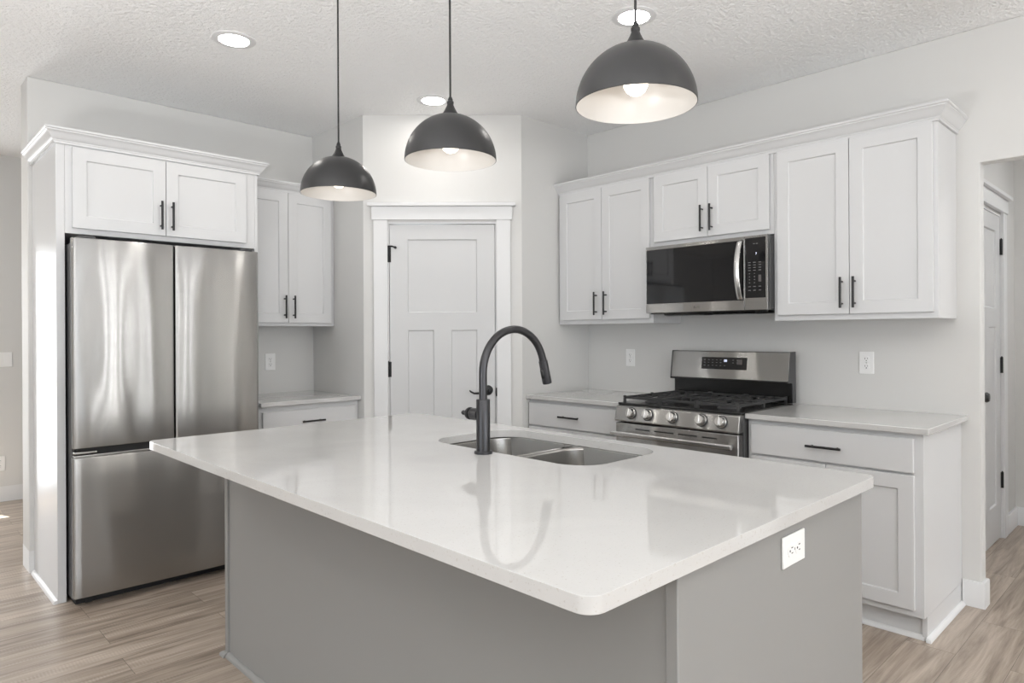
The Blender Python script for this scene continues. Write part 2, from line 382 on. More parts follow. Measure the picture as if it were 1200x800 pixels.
# window frames behind the camera
def frame_y(x0, x1, z0, z1, y, nm, mull):
    m = MB(); t = .05
    m.box(x0, x1, y, y+.06, z0, z0+t).box(x0, x1, y, y+.06, z1-t, z1).box(x0, x0+t, y, y+.06, z0+t, z1-t).box(x1-t, x1, y, y+.06, z0+t, z1-t)
    for q in mull: m.box(q-.03, q+.03, y, y+.06, z0+t, z1-t)
    return struct(m.build(nm, M_trim, smooth=False))
frame_y(-1.5, 1.9, .4, 2.3, -4.56, 'window_1', (-.37, .77))
frame_y(.02, .57, 0.0, 2.05, 6.70, 'window_2', ())
m = MB(); t = .05
m.box(-5.08, -5.02, -1.1, 3.1, .4, .45).box(-5.08, -5.02, -1.1, 3.1, 2.25, 2.3)
for q in (-1.1, .28, 1.67, 3.05): m.box(-5.08, -5.02, q, q+.05, .45, 2.25)
struct(m.build('window_3', M_trim, smooth=False))
# hallway
YH = .93; XH = 5.66; HD0, HD1 = 4.455, 5.235
struct(MB().box(XR+WT, HD0, YH, YH+.1, 0, ZC).box(HD1, XH+.1, YH, YH+.1, 0, ZC).box(HD0, HD1, YH, YH+.1, 2.055, ZC).build('wall_hall_left', M_wall, smooth=False), 'pale grey hallway wall holding the white door', 'wall')
struct(MB().box(XH, XH+.1, -1.6, YH, 0, ZC).build('wall_hall_end', M_wall, smooth=False), 'pale grey end wall of the hallway', 'wall')
struct(MB().box(XR+WT, XH+.1, -1.7, -1.6, 0, ZC).build('wall_hall_right', M_wall, smooth=False), 'pale grey right wall of the hallway', 'wall')

# ------------------------------------------------------------------ baseboards, shoe moulding profile
BB = [(0, 0), (.015, 0), (.015, .115), (.012, .122), (0, .122)]
SHOE = [(0, 0), (.018, 0), (.0165, .008), (.012, .014), (.006, .018), (0, .019)]
struct(MB().sweep([(2.49, 6.689), (.57, 6.689)][::1], BB).build('baseboard_far', M_trim), 'white baseboard of the far room', 'baseboard')
struct(MB().sweep([(.9, YF+.2005), (.6755, YF+.2005), (.6755, YF-.0005), (.698, YF-.0005)][::1], [(-d, z) for d, z in BB][::-1]).build('baseboard_back', M_trim), 'white baseboard wrapped round the wall end by the refrigerator', 'baseboard')
struct(MB().sweep([(XR-.0005, .838), (XR-.0005, YE-.0005), (XR+WT+.0005, YE-.0005)], BB).build('baseboard_right', M_trim), 'white baseboard wrapped round the wall end by the base cabinet', 'baseboard')
struct(MB().sweep([(5.345, YH-.0005), (XH-.0005, YH-.0005), (XH-.0005, -1.59)], BB).build('baseboard_hall', M_trim), 'white baseboard in the hallway corner', 'baseboard')

# ------------------------------------------------------------------ doors
def hinge(parent, x, z, y, h=.095, stop=False):
    m = MB().tube([(x, y-.006, z-h/2), (x, y-.006, z+h/2)], .0075, 10)
    m.tube([(x, y-.006, z+h/2), (x, y-.006, z+h/2+.006)], [.005, .003], 10)
    m.box(x-.018, x+.018, y-.002, y+.001, z-h/2, z+h/2)
    if stop:
        m.tube([(x, y-.006, z+h/2+.004), (x+.01, y-.022, z+h/2+.004), (x+.03, y-.03, z+h/2+.002), (x+.048, y-.014, z+h/2-.004)], .005, 8)
        m.tube([(x+.048, y-.018, z+h/2-.004), (x+.048, y-.004, z+h/2-.004)], .009, 10)
    return m.build('hinge', M_black, parent)
def lever(parent, x, z, y, sgn):
    m = MB().lathe([(0, 0), (.033, 0), (.033, .004), (.029, .009), (.013, .011), (.011, .045), (0, .045)], n=28)
    m.xf(Matrix.Translation((x, y, z)) @ Matrix.Rotation(PI/2, 4, 'X'))
    m.tube([(x, y-.042, z), (x+sgn*.03, y-.047, z-.006), (x+sgn*.06, y-.048, z-.016), (x+sgn*.09, y-.047, z-.017), (x+sgn*.112, y-.045, z-.006), (x+sgn*.120, y-.044, z+.003)], [.010, .009, .0075, .0065, .006, .004], 12)
    return m.build('door_handle', M_black, parent)
def craftsman(w, z1):
    s_ = .118; midl = w/2-.057; midr = w/2+.057
    return [(s_, w-s_, 1.458, z1-.108), (s_, midl, .235, 1.342), (midr, w-s_, .235, 1.342)]
def casing(nm, loc, rz, xa, xb, label, capout=.05, zh=2.066):
    """flat craftsman casing: legs, head board, cap; local x along the wall, front at y<0"""
    o = bpy.data.objects.new(nm, None)
    m = MB()
    cw = .091
    m.box(xa-cw, xa, -.018, 0, 0, zh).box(xb, xb+cw, -.018, 0, 0, zh)
    m.box(xa-cw-.012, xb+cw+.012, -.024, 0, zh, zh+.088)
    m.box(xa-cw-.035, xb+cw+.035, -.046, 0, zh+.088, zh+.110)
    m.xf(Matrix.Translation(loc) @ Matrix.Rotation(rz, 4, 'Z'))
    bpy.data.objects.remove(o)
    return struct(m.build(nm, M_trim, bevel=.002), label, 'door casing')
def jamb(m, xa, xb, z, loc, rz, nm, label):
    m.box(xa, xa+.012, -.0005, .11, 0, z).box(xb-.012, xb, -.0005, .11, 0, z).box(xa+.012, xb-.012, -.0005, .11, z-.012, z)
    m.box(xa+.012, xa+.024, .042, .075, 0, z-.012).box(xb-.024, xb-.012, .042, .075, 0, z-.012)
    m.xf(Matrix.Translation(loc) @ Matrix.Rotation(rz, 4, 'Z'))
    return struct(m.build(nm, M_trim), label, 'door jamb')
ploc = (PA.x, PA.y, 0)
casing('trim_1', (ploc[0]-PN.x*.0005, ploc[1]-PN.y*.0005, 0), DROT, .160, .876, 'white craftsman casing with a cap round the pantry door')
jamb(MB(), D0+.0005, D1-.0005, DH-.001, ploc, DROT, 'trim_2', 'white jamb of the pantry doorway')
dr = thing('door_1', 'white three panel pantry door in the angled corner wall', 'door', ploc, DROT); dr['kind'] = 'structure'
X0, X1 = .1675+.003, .8675-.004; Wd = X1-X0
pn = craftsman(Wd, 2.048)
MB().panel_door(X0, X1, .012, 2.037, .002, .037, [(X0+p[0], X0+p[1], p[2], p[3]) for p in pn], .009, .005).build('door_panel', M_door, dr, bevel=.0015)
hinge(dr, .1625, 1.840, .002, .10, True); hinge(dr, .1625, 1.085, .002, .10); hinge(dr, .1625, .25, .002, .10)
lever(dr, .815, .944, .002, -1)
MB().box(.8655, .8672, -.001, .030, .895, .97).tube([(.870, -.003, .905), (.870, -.003, .96)], [.0045, .0045], 8).build('latch_plate', M_black, dr)

casing('trim_3', (0, YH-.0005, 0), 0, HD0+.005, HD1-.005, 'white craftsman casing round the hallway door')
jamb(MB(), HD0+.0005, HD1-.0005, DH-.001, (0, YH, 0), 0, 'trim_4', 'white jamb of the hallway doorway')
dr = thing('door_2', 'white panel door in the hallway seen past the wall end', 'door', (0, YH, 0)); dr['kind'] = 'structure'
X0, X1 = HD0+.016, HD1-.016; Wd = X1-X0
MB().panel_door(X0, X1, .012, 2.040, .002, .037, [(X0+p[0], X0+p[1], p[2], p[3]) for p in craftsman(Wd, 2.048)], .009, .005).build('door_panel', M_door, dr, bevel=.0015)
for z in (1.85, 1.10, .37): hinge(dr, HD1-.008, z, .002, .10)
m = MB().lathe([(0, 0), (.032, 0), (.032, .004), (.013, .01), (.012, .035), (.026, .045), (.029, .058), (.022, .07), (0, .073)], n=24)
m.xf(Matrix.Translation((X0+.07, .002, .945)) @ Matrix.Rotation(PI/2, 4, 'X')); m.build('door_knob', M_black, dr)

# ------------------------------------------------------------------ cabinets (local: x left to right, front face at y=0, y into the wall)
def handle_v(parent, x, z0, z1, y=-.0195):
    yb = y-.031
    m = MB().tube([(x, yb, z0), (x, yb, z1)], .006, 12)
    for z in (z0+.022, z1-.022): m.tube([(x, yb, z), (x, y+.0005, z)], .0045, 10)
    return m.build('handle', M_black, parent)
def handle_h(parent, x0, x1, z, y=-.0195):
    yb = y-.031
    m = MB().tube([(x0, yb, z), (x1, yb, z)], .006, 12)
    for x in (x0+.022, x1-.022): m.tube([(x, yb, z), (x, y+.0005, z)], .0045, 10)
    return m.build('handle', M_black, parent)
def shaker(parent, x0, x1, z0, z1, f=.061):
    return MB().panel_door(x0, x1, z0, z1, -.0195, -.0005, [(x0+f, x1-f, z0+f, z1-f)], .0085, .003).build('door', M_white, parent, bevel=.0016)
def slab_drawer(parent, x0, x1, z0, z1):
    return MB().panel_door(x0, x1, z0, z1, -.0195, -.0005, [], 0).build('drawer', M_white, parent, bevel=.0025)
CROWN = [(0, 0), (.010, 0), (.010, .010), (.0125, .013), (.0125, .018), (.018, .022), (.026, .031), (.033, .043), (.040, .053), (.046, .057), (.046, .063), (.052, .066), (.052, .076), (0, .076)]

def wall_cabinet(label, loc, rz, wdt, dep, z0, z1, doors, dz0, dz1, hz, group=None):
    t = thing('upper_cabinet', label, 'cabinet', loc, rz, group)
    z = z0
    L = lambda v: v - z0
    m = MB().box(0, wdt, 0, .02, L(z0), L(z1)).box(0, .018, .02, dep, L(z0), L(z1)).box(wdt-.018, wdt, .02, dep, L(z0), L(z1)).box(.018, wdt-.018, .02, dep, L(z0)+.006, L(z1))
    m.build('body', M_white, t, bevel=.001)
    for (a, b_), hx in zip(doors, hz[0]):
        d = shaker(t, a, b_, L(dz0), L(dz1))
        handle_v(d, hx, L(hz[1]), L(hz[2]))
    t.location = (loc[0], loc[1], z0)
    return t
RZ = -PI/2
XB = 3.5195
# range wall uppers: local x = Yleft - Y
def ru(label, yl, yr, z0, doorsY, hY, dz0, h0, h1):
    return wall_cabinet(label, (XB, yl, 0), RZ, yl-yr, XR-.001-XB, z0, 2.270, [(yl-a, yl-b_) for a, b_ in doorsY], dz0, 2.268, ([yl-h for h in hY], h0, h1), 'white wall cabinets over the range counter')
ru('tall white wall cabinet left of the microwave beside the pantry wall', 3.1615, 2.3865, 1.377, [(3.138, 2.7755), (2.7725, 2.403)], (2.816, 2.736), 1.4057, 1.435, 1.587)
ru('short white wall cabinet directly above the microwave', 2.3855, 1.6215, 1.842, [(2.366, 2.0055), (2.0025, 1.641)], (2.035, 1.975), 1.8685, 1.897, 2.048)
ru('tall white wall cabinet right of the microwave at the wall end', 1.6205, .858, 1.377, [(1.598, 1.2365), (1.2335, .8745)], (1.268, 1.208), 1.4057, 1.434, 1.586)
tag(MB().sweep([(XB, 3.1615), (XB, .858), (XR-.001, .858)], [(d, z+2.2705) for d, z in CROWN]).build('crown_moulding', M_white), 'white crown moulding running along the cabinets over the range', 'moulding')

# cabinet beside the refrigerator
t = wall_cabinet('white wall cabinet between the refrigerator and the pantry corner', (1.7105, 4.257, 0), 0, 2.388-1.7105, YF-.001-4.257, 1.374, 2.255,
    [(.020, .3325), (.3355, .650)], 1.396, 2.253, ((.3045, .366), 1.424, 1.575))
MB().sweep([(0, 0), (2.388-1.7105, 0)], [(d, z+2.2553-1.374) for d, z in [(q[0], q[1]*.86) for q in CROWN]]).build('crown', M_white, t)

# refrigerator surround
t = thing('refrigerator_cabinet', 'tall white cabinet surround with two short doors above the refrigerator', 'cabinet', (.698, 3.94, 0))
FW = 1.708-.698
MB().box(.0375, FW-.0185, 0, YF-.001-3.94, 1.826, 2.270).build('body', M_white, t, bevel=.001)
MB().box(0, .037, 0, YF-.001-3.94, 0, 2.270).build('side_panel', M_white, t, bevel=.0015)
MB().box(FW-.018, FW, 0, YF-.001-3.94, 0, 2.270).build('side_panel', M_white, t, bevel=.0015)
for x0, x1, hx in ((.067, .4975, .471), (.5005, .937, .527)):
    d = shaker(t, x0, x1, 1.853, 2.255)
    handle_v(d, hx, 1.882, 2.034)
MB().sweep([(0, YF-.001-3.94), (0, 0), (FW, 0), (FW, .262)], [(d, z+2.2703-.006) for d, z in [(q[0], q[1]*.94) for q in CROWN]]).build('crown', M_white, t)
MB().sweep([(-.0003, YF-.018-3.94), (-.0003, 0)], SHOE).build('shoe_moulding', M_trim, t)

# base cabinets
def base_cabinet(label, loc, rz, wdt, dep, drawer, doors, handle, end=None, group=None):
    t = thing('base_cabinet', label, 'cabinet', loc, rz, group)
    m = MB().box(0, wdt, 0, dep, .105, .8845)
    m.build('body', M_white, t, bevel=.0012)
    MB().box(.002, wdt-.019, .052, .068, .0, .1045).build('toe_kick', M_white, t)
    if end:
        MB().box(wdt-.018, wdt, .040, dep, 0, .1045).build('end_panel', M_white, t)
        MB().sweep([(0, .0515), (wdt-.01, .0515)], SHOE).build('shoe_moulding', M_trim, t)
        MB().sweep([(wdt-.001, .040), (wdt+.0003, .040), (wdt+.0003, dep-.016)], SHOE).build('shoe_moulding', M_trim, t)
    d = slab_drawer(t, *drawer)
    handle_h(d, handle[0], handle[1], handle[2])
    for x0, x1, z0, z1, hx in doors:
        dd = shaker(t, x0, x1, z0, z1)
        if hx: handle_v(dd, hx, z1-.19, z1-.04)
    return t
yl = 1.6195
base_cabinet('white base cabinet right of the range at the wall end', (3.218, yl, 0), RZ, yl-.842, XR-.001-3.218, (yl-1.598, yl-.876, .716, .862),
    [(yl-1.598, yl-1.2385, .136, .705, yl-1.30), (yl-1.2355, yl-.875, .136, .705, yl-1.175)], (yl-1.317, yl-1.160, .7865), True)
yl = 3.1615
base_cabinet('white base cabinet between the pantry wall and the range', (3.218, yl, 0), RZ, yl-2.391, XR-.001-3.218, (yl-3.152, yl-2.412, .716, .862),
    [(yl-3.152, yl-2.7835, .136, .705, None), (yl-2.7805, yl-2.412, .136, .705, None)], (yl-2.867, yl-2.705, .789))
base_cabinet('white base cabinet beside the refrigerator with one wide drawer', (1.7105, 3.950, 0), 0, 2.3885-1.7105, YF-.001-3.950, (.022, .652, .705, .851),
    [(.022, .3355, .136, .694, None), (.3385, .652, .136, .694, None)], (.261, .414, .778))

# countertops
def slab(label, x0, x1, y0, y1):
    o = MB().box(x0, x1, y0, y1, .885, .911).build('countertop', M_quartz, bevel=.003)
    return tag(o, label, 'countertop')
slab('white quartz countertop right of the range', 3.183, XR-.001, .814, 1.6215)
slab('white quartz countertop left of the range beside the pantry wall', 3.183, XR-.001, 2.3905, YP-.001)
slab('white quartz countertop beside the refrigerator', 1.711, XP-.001, 3.910, YF-.001)

# ------------------------------------------------------------------ refrigerator
t = thing('refrigerator', 'stainless french door refrigerator with bottom freezer drawer', 'refrigerator', (.738, 3.78, 0))
RW = .908
MB().box(.006, RW-.006, .075, .745, .03, 1.770).build('case', M_case, t, bevel=.004)
MB().box(.012, RW-.012, .060, .0745, .06, 1.765).build('gasket', M_gap, t)
MB().box(.02, RW-.02, .09, .7, .0, .0295).build('base_grille', M_gap, t)
def bowed(x0, x1, z0, z1, sag, n=24, lip=0.0):
    m = MB(); V = []
    xs = [x0+(x1-x0)*i/n for i in range(n+1)]
    rr = .010
    def y(x):
        u = (x-x0)/(x1-x0)*2-1
        e_ = min(x-x0, x1-x); rnd = 0
        if e_ < rr: rnd = rr-math.sqrt(max(0, rr*rr-(rr-e_)**2))
        return sag*u*u + rnd
    extra = []
    for q in (0, .0008, .002, .004, .007, .010): extra += [x0+q, x1-q]
    xs = sorted(set([round(q, 5) for q in xs if x0+.011 < q < x1-.011] + [round(q, 5) for q in extra]))
    zs = [z0, z0+.002, z0+.006] + [z0+.006+(z1-z0-.012)*i/6 for i in range(1, 6)] + [z1-.006, z1-.002, z1]
    def dz(z):
        e_ = min(z-z0, z1-z)
        return .006-math.sqrt(max(0, .006**2-(.006-e_)**2)) if e_ < .006 else 0
    G = [[m.bm.verts.new((x, y(x)+dz(z), z)) for x in xs] for z in zs]
    for a in range(len(zs)-1):
        for c in range(len(xs)-1): m.bm.faces.new((G[a][c], G[a][c+1], G[a+1][c+1], G[a+1][c]))
    ring = [G[0][c] for c in range(len(xs))] + [G[a][-1] for a in range(1, len(zs))] + [G[-1][c] for c in range(len(xs)-2, -1, -1)] + [G[a][0] for a in range(len(zs)-2, 0, -1)]
    bk = [m.bm.verts.new((v.co.x, .058, v.co.z)) for v in ring]
    for k in range(len(ring)):
        j = (k+1) % len(ring); m.bm.faces.new((ring[j], ring[k], bk[k], bk[j]))
    m.bm.faces.new(bk[::-1])
    return m
ld = bowed(.0, .4545, .772, 1.790, .006).build('door', M_steel, t)
rd = bowed(.4595, RW, .772, 1.790, .006).build('door', M_steel, t)
fz = bowed(.0, RW, .050, .727, .006).build('freezer_drawer', M_steel, t)
MB().box(.004, RW-.004, .012, .058, .7275, .7375).build('handle_lip', M_steel2, fz, bevel=.002)
MB().box(.002, .10, .010, .05, .7445, .7555).build('hinge_bracket', M_steel2, fz, bevel=.003)
MB().box(.02, RW-.02, .035, .057, .738, .7715).build('grip_recess', M_gap, fz)
for x, p in ((.03, ld), (RW-.10, rd)):
    MB().box(x, x+.07, .02, .14, 1.7905, 1.803).build('hinge_cover', M_case, p, bevel=.003)
for x in (.06, RW-.09): MB().box(x, x+.03, .08, .11, 0, .03).build('foot', M_gap, t)

# ------------------------------------------------------------------ gas range
RGL = 2.3845
t = thing('gas_range', 'stainless freestanding gas range with five front knobs', 'range', (3.15, RGL, 0), RZ)
GW = .760
MB().box(0, GW, .03, .675, .02, .904).build('body', M_case, t, bevel=.002)
MB().box(-.001, GW+.001, .005, .600, .9045, .917).build('cooktop', M_enamel, t, bevel=.004)
MB().extr([(.006, .9035), (-.012, .898), (-.030, .822), (-.026, .814), (.029, .814), (.029, .9035)], 0, GW).build('control_panel', M_steel, t, bevel=.004)
# knobs
tilt = math.atan2(.018, .076)
kn = None
for i, x in enumerate((.112, .222, .380, .553, .665)):
    m = MB().lathe([(0, 0), (.0285, 0), (.0285, .004), (.026, .006), (.0245, .026), (.022, .030), (0, .030)], n=32)
    T = Matrix.Translation((x, -.0215, .864)) @ Matrix.Rotation(PI/2 - tilt, 4, 'X')
    k_ = m.xf(T).build('knob', M_steel2, t)
    g_ = MB().box(-.0055, .0055, -.024, .024, .030, .040).xf(T).build('grip', M_steel2, k_, bevel=.002)
    rg = MB().lathe([(.0285, -.001), (.0335, -.001), (.0335, .0025), (.0285, .0025)], n=32).xf(T).build('bezel', M_case, k_)
# oven door
od = MB().box(.004, GW-.004, -.022, .029, .235, .806).build('oven_door', M_steel, t, bevel=.004)
MB().box(.055, GW-.055, -.0245, -.0225, .31, .69).build('oven_window', M_blackglass, od, bevel=.001)
m = MB()
for a, b_ in ((.14, .235), (.265, .385), (.415, .525), (.555, .64)): m.box(a, b_, -.0232, -.0221, .774, .781)
m.build('vent_slots', M_gap, od)
m = MB().extr([(-.088, .742), (-.082, .738), (-.070, .738), (-.065, .744), (-.065, .758), (-.070, .763), (-.082, .763), (-.088, .758)], .012, GW-.012)
for x in (.05, GW-.05): m.box(x-.012, x+.012, -.066, -.021, .741, .760)
m.build('handle', M_steel2, od, bevel=.002)
MB().box(.004, GW-.004, -.020, .029, .075, .228).build('storage_drawer', M_steel, t, bevel=.004)
for x in (.05, GW-.05):
    for y in (.08, .60): MB().tube([(x, y, 0), (x, y, .0195)], .018, 12).build('foot', M_gap, t)
# burners and grates
for x, y, r in ((.15, .16, .048), (.15, .45, .038), (.38, .305, .055), (.61, .16, .050), (.61, .45, .036)):
    b_ = MB().lathe([(0, .917), (r+.012, .917), (r+.008, .921), (r, .922), (r*.92, .929), (0, .929)], (x, y, 0), 28).build('burner', M_case, t)
    MB().lathe([(0, .9292), (r*.86, .9292), (r*.88, .932), (r*.80, .936), (0, .937)], (x, y, 0), 28).build('burner_cap', M_iron, b_)
def grate(x0, x1, y0, y1, cs):
    m = MB(); h0, h1 = .938, .952; t_ = .0055
    def bar(xa, ya, xb, yb, z0=h0, z1=h1):
        if abs(xa-xb) > abs(ya-yb): m.box(min(xa,xb), max(xa,xb), ya-t_, ya+t_, z0, z1)
        else: m.box(xa-t_, xa+t_, min(ya,yb), max(ya,yb), z0, z1)
    bar(x0, y0, x1, y0); bar(x0, y1, x1, y1); bar(x0, y0, x0, y1); bar(x1, y0, x1, y1)
    ym = (y0+y1)/2; bar(x0, ym, x1, ym)
    n = 5
    for c in cs:
        xm, yc = c
        bar(xm, yc+.028, xm, min(y1, yc+.145)); bar(xm, yc-.028, xm, max(y0, yc-.145))
        bar(x0, yc, xm-.028, yc); bar(xm+.028, yc, x1, yc)
        for dx in (-.055, .055):
            bar(xm+dx, yc+.05, xm+dx, min(y1, yc+.145)); bar(xm+dx, yc-.05, xm+dx, max(y0, yc-.145))
    for xx in (x0, x1):
        for yy in (y0, ym, y1):
            m.box(xx-.007, xx+.007, yy-.007, yy+.007, .9172, .945)
            m.box(xx-.007, xx+.007, yy-.007, yy+.007, .945, .957)
    return m.build('grate', M_iron, t, bevel=.0018)
grate(.030, .258, .030, .575, [(.15, .16), (.15, .45)])
grate(.272, .488, .030, .575, [(.38, .305)])
grate(.502, .730, .030, .575, [(.61, .16), (.61, .45)])
# backguard
bg = MB().box(.0037, GW-.0037, .600, .638, .9175, 1.030).build('backguard', M_enamel, t, bevel=.002)
MB().extr([(.552, 1.040), (.575, 1.201), (.581, 1.204), (.638, 1.204), (.638, 1.0305), (.600, 1.0305)], 0.004, GW-.004).build('backguard_panel', M_steel, bg, bevel=.002)
for xa, xb in ((0, .0035), (GW-.0035, GW)):
    MB().extr([(.548, 1.035), (.575, 1.206), (.640, 1.206), (.640, .918), (.600, .918), (.600, 1.03)], xa, xb).build('end_cap', M_case, bg)
MB().box(0.004, GW-.004, .541, .5515, 1.030, 1.040).box(0.004, GW-.004, .5515, .600, 1.0305, 1.0395).build('backguard_lip', M_enamel, bg, bevel=.002)
bt = math.atan2(.023, .161)
def on_guard(x, z): return Matrix.Translation((x, .552 + (z-1.040)*.023/.161, z)) @ Matrix.Rotation(-bt, 4, 'X')
dp = MB().box(-.146, .146, -.0025, .004, -.036, .036).xf(on_guard(.360, 1.132)).build('display', M_blackglass, bg, bevel=.001)
text_mesh('00', .020).xf(on_guard(.360+.012, 1.147) @ Matrix.Translation((0, -.003, 0))).build('display_digits', M_digit, dp, smooth=False)
for half in (0, 1):
    m = MB()
    for r_, zz in enumerate((.020, .004, -.014)):
        for c in range(9):
            x = -.125+c*.0265
            if r_ < 2 and -.01 < x < .05: continue
            if r_ == 2 and x > .03: continue
            if (x > .03) != bool(half): continue
            m.box(x-.005, x+.005, -.0032, -.0026, zz-.0016, zz+.0016)
    m.xf(on_guard(.360, 1.132)).build('keypad', M_print, dp, smooth=False)
bm_ = MB().box(.085, .118, -.0032, -.0026, -.006, .024).xf(on_guard(.360, 1.132)).build('start_key', M_logo, dp, smooth=False)

# ------------------------------------------------------------------ microwave
t = thing('microwave', 'stainless over-the-range microwave with a black glass door', 'microwave', (3.44, 2.3858, 1.436), RZ)
MW = .7638; MH = .3975
MB().box(0, MW, .036, XR-.002-3.44, .004, MH-.001).build('case', M_case, t, bevel=.002)
dw = .634
d = MB().panel_door(0, dw, 0, MH, 0, .035, [(.004, dw-.003, .054, MH-.020)], .004, .001).build('door', M_steel, t, bevel=.002)
MB().box(.0055, dw-.0045, .0005, .0035, .0555, MH-.0215).build('window', M_blackglass, d)
# bowed handle
m = MB(); n = 20; R0 = []
for i in range(n+1):
    u = i/n; z = .058+.315*u; yb = -.012-.040*math.sin(PI*u)**.8
    xo = dw-.034
    R0.append([m.bm.verts.new(p) for p in ((xo, yb, z), (xo+.014, yb-.006, z), (xo+.029, yb, z), (xo+.029, yb+.010, z), (xo, yb+.010, z))])
for A, B in zip(R0, R0[1:]):
    for k in range(5): m.bm.faces.new((A[k], A[(k+1)%5], B[(k+1)%5], B[k]))
m.bm.faces.new(R0[0]); m.bm.faces.new(R0[-1][::-1])
m.box(dw-.026, dw-.010, -.012, .003, .062, .080).box(dw-.026, dw-.010, -.012, .003, .350, .368)
m.build('handle', M_steel2, d, bevel=.0015)
# maker's badge on the lower strip
lg = MB().lathe([(0, 0), (.0075, 0), (.0075, .0006), (0, .0006)], n=24); lg.xf(Matrix.Translation((.330, -.0001, .027)) @ Matrix.Rotation(PI/2, 4, 'X'))
lo = lg.build('logo', M_logo, d, smooth=False)
text_mesh('LG', .017, .0003).xf(Matrix.Translation((.353, -.0004, .0265))).build('logo_letters', M_logo, d, smooth=False)
cp = MB().panel_door(dw+.002, MW, 0, MH, 0, .035, [(dw+.004, MW-.010, .064, MH-.012)], .004, .001).build('control_panel', M_steel, t, bevel=.002)
MB().box(dw+.0055, MW-.0115, .0005, .0035, .0655, MH-.0135).build('keypad_glass', M_blackglass, cp)
m = MB(); xc = dw+.064
for zr in (.105, .125, .145, .162, .178, .195, .212, .226, .240, .254):
    for dx in (-.034, -.006, .024):
        if .13 < zr < .20 and dx > 0: continue
        wd = .007 if zr > .2 or zr < .13 else .003
        m.box(xc+dx-wd, xc+dx+wd, -.0001, .0004, zr-.0018, zr+.0018)
m.build('keypad', M_print, cp, smooth=False)
for dx in (-.008, .008): MB().box(xc+dx-.005, xc+dx+.005, -.0001, .0004, .352, .355).build('indicator', M_print, cp, smooth=False)
MB().box(xc+.016, xc+.032, -.0001, .0004, .150, .186).build('start_key', M_logo, cp, smooth=False)
text_mesh('7', .016).xf(Matrix.Translation((xc+.004, -.0001, .300))).build('display_digits', M_digit, cp, smooth=False)
for xa, xb in ((.09, .35), (.41, .67)): MB().extr([(.045, .0035), (.06, -.016), (.09, -.020), (.30, -.012), (.32, .0035)], xa, xb).build('grease_filter', M_enamel, t, bevel=.003)
MB().box(.02, MW-.02, .02, .055, -.006, .0035).build('bottom_vent', M_enamel, t, bevel=.001)

# ------------------------------------------------------------------ kitchen island
IX0, IX1, IY0, IY1 = .797, 2.061, .6555, 2.849
BX0, BX1, BY0, BY1 = 1.080, 2.022, .683, 2.826
SX0, SX1, SY0, SY1, SR = 1.562, 1.998, 1.305, 2.092, .115
t = thing('kitchen_island', 'large grey kitchen island cabinet in the foreground', 'kitchen island', ((BX0+BX1)/2, (BY0+BY1)/2, 0))
ox, oy = (BX0+BX1)/2, (BY0+BY1)/2
def ib(m): return m.xf(Matrix.Translation((-ox, -oy, 0)))
# carcass walls (open inside for the sink bowls)
m = MB().box(BX0+.008, BX0+.026, BY0+.0275, BY1-.0275, 0, .880).box(BX1-.04, BX1-.02, BY0+.0275, BY1-.0275, .10, .880).box(BX0+.026, BX1-.04, BY0+.0275, BY1-.0275, .10, .12)
ib(m).build('body', M_island, t)
for a in (BY0, BY1-.027): ib(MB().box(BX0, BX1, a, a+.027, 0, .880)).build('end_panel', M_island, t, bevel=.0025)
ib(MB().sweep([(BX0+.0078, BY1-.0275), (BX0+.0078, BY0+.0275)], SHOE)).build('shoe_moulding', M_island, t)
ib(MB().sweep([(BX1, BY1+.0003), (BX0-.0003, BY1+.0003), (BX0-.0003, BY1-.027)], SHOE)).build('shoe_moulding', M_island, t)
ib(MB().sweep([(BX0-.0003, BY0+.027), (BX0-.0003, BY0-.0003), (BX1, BY0-.0003)], SHOE)).build('shoe_moulding', M_island, t)
ib(MB().box(BX1-.10, BX1-.085, BY0+.028, BY1-.028, 0, .0995)).build('toe_kick', M_island, t)
for a, b_ in ((BY0+.04, 1.27), (1.28, 2.12), (2.13, BY1-.04)):
    mm = MB().panel_door(a, b_, .12, .865, 0, .0195, [(a+.06, b_-.06, .18, .805)], .008, .003)
    mm.xf(Matrix.Translation((BX1+.0000, 0, 0)) @ Matrix(((0, -1, 0, 0), (1, 0, 0, 0), (0, 0, 1, 0), (0, 0, 0, 1))))
    ib(mm).build('door', M_island, t, bevel=.0015)

# island quartz top with the sink cut-out
def frame_top(outer, inner, z0, z1):
    m = MB(); bm = m.bm
    for z, flip in ((z0, True), (z1, False)):
        pass
    vo = [bm.verts.new((p[0], p[1], z1)) for p in outer]; vi = [bm.verts.new((p[0], p[1], z1)) for p in inner]
    eo = [bm.edges.new((vo[i], vo[(i+1) % len(vo)])) for i in range(len(vo))]; ei = [bm.edges.new((vi[i], vi[(i+1) % len(vi)])) for i in range(len(vi))]
    bmesh.ops.triangle_fill(bm, use_beauty=True, use_dissolve=False, edges=eo+ei)
    top = list(bm.faces)
    r = bmesh.ops.extrude_face_region(bm, geom=top)
    vs = [g for g in r['geom'] if isinstance(g, bmesh.types.BMVert)]
    bmesh.ops.translate(bm, vec=(0, 0, z0-z1), verts=vs)
    return m
outer = rounded_rect((IX0+IX1)/2, (IY0+IY1)/2, (IX1-IX0)/2, (IY1-IY0)/2, .035, 8)
inner = rounded_rect((SX0+SX1)/2, (SY0+SY1)/2, (SX1-SX0)/2, (SY1-SY0)/2, SR, 12)
ct = frame_top(outer, inner, .8815, .911).build('island_countertop', M_quartz, bevel=.003)
tag(ct, 'large white quartz island countertop with a sink cut-out', 'countertop')

